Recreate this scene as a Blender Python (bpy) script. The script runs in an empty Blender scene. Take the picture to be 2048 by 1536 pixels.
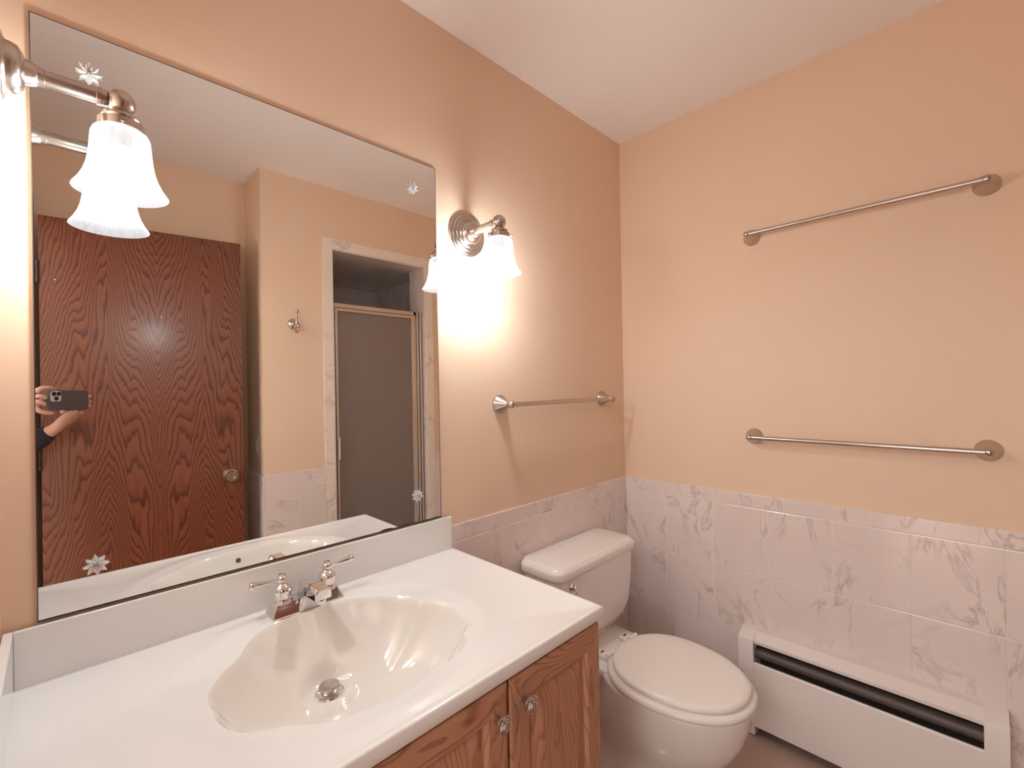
import bpy, bmesh, math, random
from mathutils import Vector, Matrix
PI = math.pi
sc = bpy.context.scene
COL = sc.collection

# ------------------------------------------------------------ camera, world, exposure
CAM = Vector((-1.8989, -1.1607, 1.3097))
YAW, PITCH, ROLL = math.radians(44.9028), math.radians(0.1932), math.radians(-1.0377)
FW = Vector((math.sin(YAW)*math.cos(PITCH), math.cos(YAW)*math.cos(PITCH), math.sin(PITCH)))
_r = Vector((math.cos(YAW), -math.sin(YAW), 0)); _u = _r.cross(FW)
RT = math.cos(ROLL)*_r + math.sin(ROLL)*_u
UP = -math.sin(ROLL)*_r + math.cos(ROLL)*_u
cd = bpy.data.cameras.new('camera'); cam = bpy.data.objects.new('camera', cd); COL.objects.link(cam)
m = Matrix((RT, UP, -FW)).transposed().to_4x4(); m.translation = CAM
cam.matrix_world = m
cd.sensor_width = 36; cd.lens = 36*917.06/2048; cd.clip_start = 0.005; cd.clip_end = 50
sc.camera = cam
w = bpy.data.worlds.new('world'); sc.world = w; w.use_nodes = True
w.node_tree.nodes['Background'].inputs[0].default_value = (1.0, 1.03, 1.02, 1)
w.node_tree.nodes['Background'].inputs[1].default_value = 2.8     # added fill light, let in through the open doorway
sc.view_settings.view_transform = 'Standard'
sc.view_settings.look = 'None'
sc.view_settings.gamma = 1
sc.view_settings.use_curve_mapping = False
sc.view_settings.exposure = 1.7
sc.cycles.diffuse_bounces = 8
sc.cycles.max_bounces = 16
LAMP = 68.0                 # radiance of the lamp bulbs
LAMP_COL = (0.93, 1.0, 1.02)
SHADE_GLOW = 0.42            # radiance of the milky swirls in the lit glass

# ------------------------------------------------------------ materials
def mat(name, base, rough=0.5, metal=0.0, spec=0.5, coat=0.0, coat_r=0.05, bump=None):
    M = bpy.data.materials.new(name); M.use_nodes = True
    nt = M.node_tree; b = nt.nodes['Principled BSDF']
    b.inputs['Base Color'].default_value = (*base, 1)
    b.inputs['Roughness'].default_value = rough
    b.inputs['Metallic'].default_value = metal
    b.inputs['Specular IOR Level'].default_value = spec
    b.inputs['Coat Weight'].default_value = coat
    b.inputs['Coat Roughness'].default_value = coat_r
    if bump:
        n = nt.nodes.new('ShaderNodeTexNoise'); n.inputs['Scale'].default_value = bump[0]; n.inputs['Detail'].default_value = 4
        g = nt.nodes.new('ShaderNodeNewGeometry'); nt.links.new(g.outputs['Position'], n.inputs['Vector'])
        bp = nt.nodes.new('ShaderNodeBump'); bp.inputs['Strength'].default_value = bump[1]; bp.inputs['Distance'].default_value = bump[2]
        nt.links.new(n.outputs['Fac'], bp.inputs['Height']); nt.links.new(bp.outputs['Normal'], b.inputs['Normal'])
    return M

class NT:
    """tiny helper for node maths"""
    def __init__(s, M): s.nt = M.node_tree; s.b = s.nt.nodes['Principled BSDF']
    def n(s, t, **k):
        x = s.nt.nodes.new(t)
        for a, v in k.items(): setattr(x, a, v)
        return x
    def l(s, a, b): s.nt.links.new(a, b)
    def m(s, op, *a, clamp=False):
        x = s.n('ShaderNodeMath', operation=op, use_clamp=clamp)
        for i, v in enumerate(a):
            if isinstance(v, (int, float)): x.inputs[i].default_value = v
            else: s.l(v, x.inputs[i])
        return x.outputs[0]
    def ramp(s, fac, stops, interp='LINEAR'):
        x = s.n('ShaderNodeValToRGB'); r = x.color_ramp; r.interpolation = interp
        while len(r.elements) < len(stops): r.elements.new(0.5)
        for e, (p, c) in zip(r.elements, stops):
            e.position = p; e.color = (*c, 1) if len(c) == 3 else c
        s.l(fac, x.inputs[0]); return x.outputs[0]
    def mix(s, fac, a, b):
        x = s.n('ShaderNodeMix', data_type='RGBA')
        for i, v in ((0, fac), (6, a), (7, b)):
            if isinstance(v, (int, float)): x.inputs[i].default_value = v
            elif isinstance(v, tuple): x.inputs[i].default_value = (*v, 1)
            else: s.l(v, x.inputs[i])
        return x.outputs[2]
    def comb(s, x, y, z):
        c = s.n('ShaderNodeCombineXYZ')
        for i, v in enumerate((x, y, z)):
            if isinstance(v, (int, float)): c.inputs[i].default_value = v
            else: s.l(v, c.inputs[i])
        return c.outputs[0]

M_wall = mat('tan wall paint', (0.81, 0.61, 0.46), 0.55, spec=0.35, bump=(220, 0.18, 0.001))
M_ceil = mat('matte ceiling paint', (0.90, 0.875, 0.865), 0.8, spec=0.2, bump=(120, 0.12, 0.001))
M_white = mat('white cultured marble', (0.85, 0.85, 0.85), 0.16, spec=0.5, coat=0.5)
M_basin = mat('bone gel coat', (0.83, 0.80, 0.76), 0.12, spec=0.5, coat=0.6)
M_china = mat('white vitreous china', (0.87, 0.84, 0.83), 0.12, spec=0.5, coat=0.5)
M_seat = mat('white enamelled seat', (0.88, 0.85, 0.82), 0.28)
M_enam = mat('white enamelled steel', (0.84, 0.78, 0.755), 0.38)
M_nickel = mat('brushed nickel', (0.56, 0.49, 0.45), 0.27, metal=1.0)
M_chrome = mat('polished chrome', (0.80, 0.78, 0.78), 0.06, metal=1.0)
M_dull = mat('dull steel stopper', (0.50, 0.45, 0.43), 0.3, metal=1.0)
M_alu = mat('satin shower aluminium', (0.66, 0.58, 0.52), 0.35, metal=0.8)
M_heater_shade = mat('painted heater shade', (0.05, 0.035, 0.03), 0.7)
M_tube = mat('grey heater damper', (0.11, 0.085, 0.08), 0.5, metal=0.3)
M_black = mat('black edge', (0.015, 0.012, 0.012), 0.6)
M_switch = mat('almond switch plastic', (0.62, 0.50, 0.40), 0.35)
M_brass = mat('antique brass', (0.58, 0.47, 0.36), 0.25, metal=1.0)
M_darkwood = mat('dark stained casing', (0.055, 0.022, 0.014), 0.4)
M_skin = mat('skin', (0.50, 0.27, 0.20), 0.5)
M_sweater = mat('dark sweater', (0.018, 0.013, 0.022), 0.9)
M_jeans = mat('dark trousers', (0.03, 0.035, 0.055), 0.9)
M_hair = mat('brown hair', (0.05, 0.03, 0.02), 0.6)
M_phone = mat('grey phone case', (0.085, 0.065, 0.075), 0.45)
M_island = mat('phone camera plate', (0.55, 0.48, 0.46), 0.25)
M_lens = mat('camera lens glass', (0.01, 0.01, 0.012), 0.05)
M_hall = mat('hallway paint', (0.72, 0.64, 0.57), 0.8)
M_crack = mat('grey hole', (0.08, 0.06, 0.06), 0.5)

M_mirror = mat('silvered mirror glass', (0.86, 0.86, 0.84), 0.0, metal=1.0)
M_glassclear = mat('clear crystal', (1, 1, 1), 0.02)
M_glassclear.node_tree.nodes['Principled BSDF'].inputs['Transmission Weight'].default_value = 0.45
M_glassclear.node_tree.nodes['Principled BSDF'].inputs['IOR'].default_value = 1.52
M_shglass = mat('obscure shower glass', (0.24, 0.195, 0.17), 0.45, spec=0.3)

# bulb: main emitter of the lamps; the shade glass has an added glow
M_bulb = mat('glowing bulb', (1, 1, 1), 0.4)
_b = M_bulb.node_tree.nodes['Principled BSDF']
_b.inputs['Emission Color'].default_value = (*LAMP_COL, 1); _b.inputs['Emission Strength'].default_value = LAMP

# alabaster glass shade
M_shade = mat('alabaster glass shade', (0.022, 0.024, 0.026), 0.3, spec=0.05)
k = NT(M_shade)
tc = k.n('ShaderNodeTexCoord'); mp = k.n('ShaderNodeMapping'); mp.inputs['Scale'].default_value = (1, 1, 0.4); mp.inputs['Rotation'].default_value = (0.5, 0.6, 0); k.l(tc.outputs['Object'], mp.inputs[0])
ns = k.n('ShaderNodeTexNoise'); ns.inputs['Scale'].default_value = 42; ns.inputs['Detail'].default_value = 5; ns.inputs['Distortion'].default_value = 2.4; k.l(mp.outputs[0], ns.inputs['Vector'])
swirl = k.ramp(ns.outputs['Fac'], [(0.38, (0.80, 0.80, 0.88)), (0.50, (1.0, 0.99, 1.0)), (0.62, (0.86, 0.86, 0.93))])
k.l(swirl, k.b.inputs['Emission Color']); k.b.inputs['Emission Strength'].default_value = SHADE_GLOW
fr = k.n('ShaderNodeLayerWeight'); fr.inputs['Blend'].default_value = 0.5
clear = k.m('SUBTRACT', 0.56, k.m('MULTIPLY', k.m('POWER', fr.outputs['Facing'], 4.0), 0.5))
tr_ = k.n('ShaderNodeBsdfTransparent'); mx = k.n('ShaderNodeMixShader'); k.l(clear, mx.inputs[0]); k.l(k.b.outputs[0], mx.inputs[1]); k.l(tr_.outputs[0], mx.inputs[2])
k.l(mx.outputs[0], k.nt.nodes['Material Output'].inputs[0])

def tile_mat(name, axis, sign_off=0.0, pitch=0.2032, top=0.875, cap=0.0524, row=0.2505, cap_pitch=0.254, cap_off=-0.155, seed=0.0, tint=(0.82, 0.72, 0.69)):
    """marble look ceramic wall tile: narrow cap course over square-set courses with pale grout"""
    M = mat(name, tint, 0.16, spec=0.5, coat=0.25); k = NT(M)
    g = k.n('ShaderNodeNewGeometry'); sp = k.n('ShaderNodeSeparateXYZ'); k.l(g.outputs['Position'], sp.inputs[0])
    h = sp.outputs[axis]; z = sp.outputs[2]
    incap = k.m('GREATER_THAN', z, top-cap)
    t1 = k.m('DIVIDE', k.m('SUBTRACT', h, sign_off), pitch)
    t2 = k.m('DIVIDE', k.m('SUBTRACT', h, cap_off), cap_pitch)
    t = k.m('ADD', k.m('MULTIPLY', t2, incap), k.m('MULTIPLY', t1, k.m('SUBTRACT', 1.0, incap)))
    v = k.m('DIVIDE', k.m('SUBTRACT', top-cap, z), row)
    def edge(x, size):   # distance to nearest grid line in metres
        f = k.m('SUBTRACT', x, k.m('FLOOR', k.m('ADD', x, 0.5)))
        return k.m('MULTIPLY', k.m('ABSOLUTE', f), size)
    dh = k.m('ADD', k.m('MULTIPLY', edge(t2, cap_pitch), incap), k.m('MULTIPLY', edge(t1, pitch), k.m('SUBTRACT', 1.0, incap)))
    dv = k.m('ADD', edge(v, row), k.m('MULTIPLY', k.m('GREATER_THAN', z, top-cap+0.01), 1.0))
    d = k.m('MINIMUM', dh, dv)
    grout = k.m('LESS_THAN', d, 0.0013)
    idv = k.comb(k.m('FLOOR', t), k.m('FLOOR', v), k.m('ADD', incap, seed))
    wn = k.n('ShaderNodeTexWhiteNoise', noise_dimensions='3D'); k.l(idv, wn.inputs['Vector'])
    off = k.n('ShaderNodeVectorMath', operation='SCALE'); k.l(wn.outputs['Color'], off.inputs[0]); off.inputs['Scale'].default_value = 9
    pv = k.n('ShaderNodeVectorMath', operation='ADD'); k.l(g.outputs['Position'], pv.inputs[0]); k.l(off.outputs[0], pv.inputs[1])
    rot = k.n('ShaderNodeMapping'); rot.inputs['Rotation'].default_value = (0.75, 0.75, 0.2); rot.inputs['Scale'].default_value = (1.0, 1.9, 1.0); k.l(pv.outputs[0], rot.inputs[0])
    n1 = k.n('ShaderNodeTexNoise'); n1.inputs['Scale'].default_value = 3.3; n1.inputs['Detail'].default_value = 6; n1.inputs['Distortion'].default_value = 0.8; n1.inputs['Roughness'].default_value = 0.6
    k.l(rot.outputs[0], n1.inputs['Vector'])
    vein = k.m('ABSOLUTE', k.m('SUBTRACT', n1.outputs['Fac'], 0.5))
    n2 = k.n('ShaderNodeTexNoise'); n2.inputs['Scale'].default_value = 5; n2.inputs['Detail'].default_value = 3; k.l(pv.outputs[0], n2.inputs['Vector'])
    vf = k.ramp(vein, [(0.0, (1, 1, 1)), (0.007, (0.55, 0.55, 0.55)), (0.030, (0, 0, 0))])
    mask = k.ramp(n2.outputs['Fac'], [(0.44, (0, 0, 0)), (0.60, (1, 1, 1))])
    f = k.m('MULTIPLY', vf, mask)
    cloud = k.ramp(n2.outputs['Fac'], [(0.3, tuple(c*0.94 for c in tint)), (0.7, tint)])
    c = k.mix(k.m('MULTIPLY', f, 0.58), cloud, (0.36, 0.27, 0.27))
    c = k.mix(k.m('MULTIPLY', grout, 0.75), c, (0.93, 0.85, 0.80))
    k.l(c, k.b.inputs['Base Color'])
    bp = k.n('ShaderNodeBump'); bp.inputs['Strength'].default_value = 0.6; bp.inputs['Distance'].default_value = 0.002
    k.l(k.m('MINIMUM', k.m('DIVIDE', d, 0.003), 1.0), bp.inputs['Height']); k.l(bp.outputs[0], k.b.inputs['Normal'])
    return M

def oak_mat(name, dark, light, line, scale=1.0, arch=(0, 0, 0), horiz=False, rough=0.35):
    """plain sawn oak: long streaks and wavy growth lines, object coordinates, grain along local Z (or X)"""
    M = mat(name, light, rough, spec=0.4, coat=0.12, coat_r=0.2); k = NT(M)
    tc = k.n('ShaderNodeTexCoord'); sp = k.n('ShaderNodeSeparateXYZ'); k.l(tc.outputs['Object'], sp.inputs[0])
    u, v = (sp.outputs[2], sp.outputs[0]) if horiz else (sp.outputs[0], sp.outputs[2])
    wob = k.n('ShaderNodeTexNoise'); wob.inputs['Scale'].default_value = 5*scale; wob.inputs['Detail'].default_value = 3
    k.l(k.comb(k.m('MULTIPLY', u, 1.6), 0.0, k.m('MULTIPLY', v, 0.45)), wob.inputs['Vector'])
    ph = k.m('ADD', k.m('MULTIPLY', u, 60*scale), k.m('MULTIPLY', wob.outputs['Fac'], 16))
    ph = k.m('ADD', ph, k.m('MULTIPLY', v, 3.0))
    s = k.m('FRACT', ph)
    ring = k.ramp(s, [(0.0, (0, 0, 0)), (0.55, (0.25, 0.25, 0.25)), (0.85, (1, 1, 1)), (1.0, (0, 0, 0))])
    por = k.n('ShaderNodeTexNoise'); por.inputs['Scale'].default_value = 1.0; por.inputs['Detail'].default_value = 4
    k.l(k.comb(k.m('MULTIPLY', u, 420), sp.outputs[1], k.m('MULTIPLY', v, 14)), por.inputs['Vector'])
    f = k.m('ADD', k.m('MULTIPLY', ring, 0.55), k.m('MULTIPLY', por.outputs['Fac'], 0.45))
    c = k.ramp(f, [(0.2, light), (0.5, dark), (0.8, line)])
    k.l(c, k.b.inputs['Base Color'])
    return M

def door_oak():
    """book-matched rotary oak veneer with steep pointed arches, u across (local X), v up (local Z)"""
    M = mat('stained oak veneer', (0.2, 0.07, 0.03), 0.36, spec=0.5, coat=0.35, coat_r=0.2); k = NT(M)
    tc = k.n('ShaderNodeTexCoord'); sp = k.n('ShaderNodeSeparateXYZ'); k.l(tc.outputs['Object'], sp.inputs[0])
    u0 = k.m('SUBTRACT', sp.outputs[0], 0.375); v = sp.outputs[2]
    u = k.m('ABSOLUTE', u0)                                   # mirrored about the centre seam
    def noise(sc_, det, x, y, z=0.0):
        n = k.n('ShaderNodeTexNoise'); n.inputs['Scale'].default_value = sc_; n.inputs['Detail'].default_value = det
        k.l(k.comb(x, z, y), n.inputs['Vector']); return n.outputs['Fac']
    big = noise(1.0, 1.0, k.m('MULTIPLY', u, 5.5), k.m('MULTIPLY', v, 1.3), 2.7)     # long tongues of the growth rings
    mid = noise(1.0, 2.0, k.m('MULTIPLY', u, 24), k.m('MULTIPLY', v, 4.0), 5.1)
    fine = noise(1.0, 1.0, k.m('MULTIPLY', u, 70), k.m('MULTIPLY', v, 16.0), 8.3)
    a = k.m('ABSOLUTE', k.m('SUBTRACT', u, 0.17))
    side = k.m('MULTIPLY', a, -60.0)
    ph = k.m('ADD', k.m('ADD', side, k.m('MULTIPLY', v, -13.0)), k.m('ADD', k.m('MULTIPLY', big, 19.0), k.m('ADD', k.m('MULTIPLY', mid, 3.2), k.m('MULTIPLY', fine, 0.35))))
    s = k.m('FRACT', ph)
    ring = k.ramp(s, [(0.0, (0.0, 0.0, 0.0)), (0.45, (0.22, 0.22, 0.22)), (0.82, (1, 1, 1)), (1.0, (0, 0, 0))])
    por = k.n('ShaderNodeTexNoise'); por.inputs['Scale'].default_value = 1.0; por.inputs['Detail'].default_value = 3
    k.l(k.comb(k.m('MULTIPLY', sp.outputs[0], 380), 0.0, k.m('MULTIPLY', v, 12)), por.inputs['Vector'])
    f = k.m('ADD', k.m('MULTIPLY', ring, 0.75), k.m('MULTIPLY', por.outputs['Fac'], 0.25))
    c = k.ramp(f, [(0.1, (0.205, 0.066, 0.032)), (0.45, (0.155, 0.043, 0.020)), (0.85, (0.075, 0.018, 0.009))])
    k.l(c, k.b.inputs['Base Color'])
    bp = k.n('ShaderNodeBump'); bp.inputs['Strength'].default_value = 0.15; bp.inputs['Distance'].default_value = 0.0005; bp.invert = True
    k.l(ring, bp.inputs['Height']); k.l(bp.outputs[0], k.b.inputs['Normal'])
    return M

M_tile_r = tile_mat('marble look tile, rail wall', 1, seed=1.0)
M_tile_l = tile_mat('marble look tile, mirror wall', 0, cap_off=-0.8865, seed=4.0)
M_tile_b = tile_mat('marble look tile, rear wall', 0, sign_off=-0.79, seed=7.0)
M_tile_bump = tile_mat('marble look tile, return', 1, sign_off=-1.382, seed=9.0)
M_tile_sh = tile_mat('marble look tile, shower', 0, seed=3.0, top=3.0, cap=0.0, tint=(0.80, 0.70, 0.67))
M_casing_t = tile_mat('marble look casing tile', 2, top=9.0, cap=0.0, row=90, pitch=0.254, cap_pitch=0.254, seed=11.0, tint=(0.88, 0.79, 0.70))
M_floor = tile_mat('floor tile', 0, top=5.0, cap=0.0, row=50, pitch=0.305, seed=13.0, tint=(0.50, 0.36, 0.31))
M_oak_v = oak_mat('oak cabinet, upright grain', (0.42, 0.20, 0.115), (0.50, 0.26, 0.155), (0.31, 0.13, 0.068))
M_oak_h = oak_mat('oak cabinet, level grain', (0.42, 0.20, 0.115), (0.50, 0.26, 0.155), (0.26, 0.105, 0.052), horiz=True)
M_door = door_oak()

# ------------------------------------------------------------ geometry helpers
def BM(): return bmesh.new()
def link(name, bm, m, parent=None, smooth=False, angle=40, bevel=0.0, subsurf=0, local=False):
    """link bm as ONE mesh object; coordinates are world unless local"""
    bmesh.ops.recalc_face_normals(bm, faces=bm.faces)
    me = bpy.data.meshes.new(name)
    o = bpy.data.objects.new(name, me)
    if parent is not None:
        o.parent = parent
        if not local:
            bmesh.ops.transform(bm, matrix=world_of(parent).inverted(), verts=bm.verts)
    bm.to_mesh(me); bm.free()
    for mm in (m if isinstance(m, (list, tuple)) else [m]): me.materials.append(mm)
    if smooth:
        me.polygons.foreach_set('use_smooth', [True]*len(me.polygons))
    COL.objects.link(o)
    if bevel:
        b = o.modifiers.new('bevel', 'BEVEL'); b.width = bevel; b.segments = 3; b.limit_method = 'ANGLE'; b.angle_limit = math.radians(35)
        me.polygons.foreach_set('use_smooth', [True]*len(me.polygons))
        if not smooth: b.harden_normals = True
    if subsurf:
        s = o.modifiers.new('sub', 'SUBSURF'); s.levels = subsurf; s.render_levels = subsurf
    if smooth and not subsurf and angle:
        me.shade_smooth() if False else None
        for e in me.edges: pass
        _auto(me, angle)
    return o
def _auto(me, angle):
    """mark sharp edges above the angle"""
    bm = bmesh.new(); bm.from_mesh(me); lim = math.radians(angle)
    for e in bm.edges:
        e.smooth = not (len(e.link_faces) == 2 and e.calc_face_angle(0) > lim)
    bm.to_mesh(me); bm.free()
_W = {}
def world_of(o): return _W[o.name] if o.name in _W else Matrix.Identity(4)
def thing(name, label, cat, loc=(0, 0, 0), rz=0.0, group=None, kind=None):
    o = bpy.data.objects.new(name, None); COL.objects.link(o); o.empty_display_size = 0.05
    o.location = loc; o.rotation_euler = (0, 0, rz)
    _W[o.name] = Matrix.Translation(Vector(loc)) @ Matrix.Rotation(rz, 4, 'Z')
    if label: o['label'] = label
    if cat: o['category'] = cat
    if group: o['group'] = group
    if kind: o['kind'] = kind
    return o
def reg(o, parent):        # a mesh whose own children are given in world coordinates
    _W[o.name] = world_of(parent); return o
def struct(name, bm, m, label=None, parent=None, **k):
    o = link(name, bm, m, parent, **k)
    if parent is None: o['kind'] = 'structure'
    if label: o['label'] = label
    return o
def box(bm, x0, x1, y0, y1, z0, z1):
    vs = [bm.verts.new((x, y, z)) for z in (z0, z1) for y in (y0, y1) for x in (x0, x1)]
    for f in ((0, 2, 3, 1), (4, 5, 7, 6), (0, 1, 5, 4), (2, 6, 7, 3), (0, 4, 6, 2), (1, 3, 7, 5)):
        bm.faces.new([vs[i] for i in f])
    return vs
def rings(bm, rs, cap0=True, cap1=True, closed=True):
    R = [[bm.verts.new(p) for p in r] for r in rs]
    n = len(R[0])
    for a, b in zip(R, R[1:]):
        for i in range(n if closed else n-1):
            j = (i+1) % n
            bm.faces.new((a[i], a[j], b[j], b[i]))
    if cap0: bm.faces.new(R[0])
    if cap1: bm.faces.new(R[-1][::-1])
    return R
def lathe(bm, prof, seg=32, axis='z', origin=(0, 0, 0), cap0=True, cap1=True, M=None):
    """prof: (radius, height) pairs"""
    rs = []
    for r, h in prof:
        r = max(r, 1e-5)
        rs.append([(r*math.cos(2*PI*i/seg), r*math.sin(2*PI*i/seg), h) for i in range(seg)])
    T = {'z': Matrix.Identity(4), 'x': Matrix.Rotation(PI/2, 4, 'Y'), '-y': Matrix.Rotation(PI/2, 4, 'X'), '-x': Matrix.Rotation(-PI/2, 4, 'Y'), 'y': Matrix.Rotation(-PI/2, 4, 'X')}[axis]
    T = Matrix.Translation(Vector(origin)) @ T
    if M is not None: T = M @ T
    rs = [[T @ Vector(p) for p in r] for r in rs]
    return rings(bm, rs, cap0, cap1)
def tube(bm, pts, rad, seg=12, cap=True):
    pts = [Vector(p) for p in pts]; n = len(pts)
    rad = rad if isinstance(rad, (list, tuple)) else [rad]*n
    rs = []; t0 = (pts[1]-pts[0]).normalized()
    ref = Vector((0, 0, 1)) if abs(t0.z) < 0.9 else Vector((1, 0, 0))
    a = t0.cross(ref).normalized()
    for i, p in enumerate(pts):
        t = (pts[min(i+1, n-1)]-pts[max(i-1, 0)]).normalized()
        a = (a - t*a.dot(t)).normalized(); b = t.cross(a)
        rs.append([p + rad[i]*(math.cos(2*PI*j/seg)*a + math.sin(2*PI*j/seg)*b) for j in range(seg)])
    return rings(bm, rs, cap, cap)
def smoothpath(pts, n=8):
    """Catmull-Rom resample"""
    P = [Vector(p) for p in pts]; P = [2*P[0]-P[1]] + P + [2*P[-1]-P[-2]]; out = []
    for i in range(1, len(P)-2):
        for k in range(n):
            t = k/n; p0, p1, p2, p3 = P[i-1:i+3]
            out.append(0.5*((2*p1)+(-p0+p2)*t+(2*p0-5*p1+4*p2-p3)*t*t+(-p0+3*p1-3*p2+p3)*t**3))
    out.append(P[-2]); return out
def rrect(x0, x1, y0, y1, r, z, n=6):
    pts = []
    for cx, cy, a0 in ((x1-r, y1-r, 0), (x0+r, y1-r, PI/2), (x0+r, y0+r, PI), (x1-r, y0+r, 1.5*PI)):
        for i in range(n+1):
            a = a0+PI/2*i/n; pts.append((cx+r*math.cos(a), cy+r*math.sin(a), z))
    return pts
def dup(root, loc, rz, label, group=None):
    r = root.copy(); COL.objects.link(r); r.location = loc; r.rotation_euler = (0, 0, rz)
    r['label'] = label
    if group: r['group'] = group
    for ch in list(root.children):
        c = ch.copy(); COL.objects.link(c); c.parent = r
        for gch in list(ch.children):
            d = gch.copy(); COL.objects.link(d); d.parent = c
    return r

# ------------------------------------------------------------ room shell
XL, YR, YREC, XB, H = -1.968, -1.382, -1.645, -1.155, 2.44
def slab(name, b, m, label=None):
    bm = BM(); box(bm, *b); return struct(name, bm, m, label)
slab('wall_left', (-2.068, 0.1, 0.0, 0.1, 0, H), M_wall, 'tan painted wall carrying the mirror')
slab('wall_right', (0.0, 0.1, -2.45, 0.0, 0, H), M_wall, 'tan painted wall with two long towel bars')
bm = BM(); box(bm, XL-0.1, XL, -0.72, 0.0, 0, H)
struct('wall_near', bm, M_wall, 'tan side wall at the left end of the vanity')
slab('wall_lintel', (XL-0.1, XL, -1.49, -0.72, 2.06, H), M_wall, 'tan wall above the doorway')
slab('wall_stub', (XL-0.1, XL, YREC, -1.49, 0, H), M_wall, 'short tan wall behind the door hinges')
# rear wall with the shower opening
OX0, OX1, OZ, TH = -0.79, -0.172, 2.097, 0.17
bm = BM()
box(bm, XB, OX0, YR-TH, YR, 0, H); box(bm, OX1, 0.0, YR-TH, YR, 0, H); box(bm, OX0, OX1, YR-TH, YR, OZ, H)
box(bm, XB, XB+0.1, YREC, YR-TH, 0, H)
struct('wall_rear', bm, M_wall, 'tan wall around the shower opening, seen in the mirror')
bm = BM(); box(bm, XL-0.1, XB+0.1, YREC-0.1, YREC, 0, H)
struct('wall_recess', bm, M_wall, 'tan wall in the recess behind the open door')
slab('floor', (-5.1, 0.1, -3.0, 1.6, -0.1, 0.0), M_floor, 'pinkish beige tiled floor')
slab('ceiling', (-3.3, 0.1, -2.45, 0.4, H, H+0.1), M_ceil, 'pale pinkish white ceiling')
# shower interior
bm = BM(); box(bm, XB+0.1, 0.0, -2.43, -2.33, 0, 2.1)
struct('wall_shower', bm, M_tile_sh, 'marble look tiled rear wall of the shower')
bm = BM(); box(bm, XB+0.02, XB+0.1, -2.33, YREC-0.1, 0, 2.1); box(bm, XB+0.1, XB+0.104, YREC-0.1, YR-TH, 0, 2.1)
struct('wall_shower_side', bm, M_tile_sh, 'tiled side wall of the shower')
bm = BM(); box(bm, -0.012, -0.001, -2.33, YR-TH, 0, 2.1)
struct('wall_shower_end', bm, M_tile_bump, 'tiled end wall of the shower')
bm = BM(); box(bm, XB+0.1, 0.0, -2.33, YR-TH, 2.1, 2.14)
struct('ceiling_shower', bm, M_tile_sh, 'tiled low ceiling inside the shower')
# hallway outside the doorway, plus an added roofless room that lets fill light in
bm = BM(); box(bm, -3.3, XL-0.1, 0.35, 0.4, 0, H); box(bm, -3.3, XL-0.1, -2.42, -2.36, 0, H); box(bm, -5.1, -5.0, -3.0, 1.6, 0, 2.44); box(bm, -5.0, -3.3, -3.05, -3.0, 0, H); box(bm, -5.0, -3.3, 1.6, 1.65, 0, H)
struct('wall_hall', bm, M_hall, 'hallway walls and an added open-topped room beyond the doorway')

# tiled dado: body plus a bright rounded top edge
def dado(name, b, m, label):
    bm = BM(); box(bm, *b); return struct(name, bm, m, label, bevel=0.0025)
T, TT = 0.875, 0.007
dado('trim_1', (-TT, 0.0, -1.38, -TT, 0, T), M_tile_r, 'marble look tile dado under the towel bars')
dado('trim_2', (XL, 0.0, -TT, 0.0, 0, T), M_tile_l, 'marble look tile dado behind toilet and vanity')
dado('trim_3', (XB, OX0-0.055, YR, YR+TT, 0, T), M_tile_b, 'tile dado left of the shower opening')
dado('trim_4', (XB-TT, XB, YREC, YR+TT, 0, T), M_tile_bump, 'tile dado on the return beside the door')
dado('trim_5', (-0.117, -TT, YR, YR+TT, 0, T), M_tile_b, 'tile dado right of the shower opening')
# shower opening tile casing + jamb
bm = BM(); c = 0.055
box(bm, OX0-c, OX0, YR, YR+TT+0.001, 0, OZ+c); box(bm, OX1, OX1+c, YR, YR+TT+0.001, 0, OZ+c); box(bm, OX0, OX1, YR, YR+TT+0.001, OZ, OZ+c)
struct('trim_6', bm, M_casing_t, 'pale tile casing framing the shower opening')
bm = BM()
box(bm, OX0, OX0+0.006, YR-TH, YR, 0, OZ); box(bm, OX1-0.006, OX1, YR-TH, YR, 0, OZ); box(bm, OX0+0.006, OX1-0.006, YR-TH, YR, OZ-0.006, OZ)
struct('trim_7', bm, M_tile_sh, 'tiled reveal inside the shower opening')
# dark timber lining of the doorway
bm = BM()
for y0, y1, z0, z1 in ((-0.72, -0.702, 0, 2.045), (-1.49, -1.472, 0, 2.045), (-1.49, -0.702, 2.045, 2.06)):
    box(bm, XL-0.1, XL, y0, y1, z0, z1)
for y0, y1, z0, z1 in ((-0.70, -0.64, 0, 2.12), (-1.55, -1.492, 0, 2.12), (-1.492, -0.70, 2.062, 2.12)):
    box(bm, XL, XL+0.014, y0, y1, z0, z1)
struct('trim_8', bm, M_darkwood, 'dark stained casing around the doorway')

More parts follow.
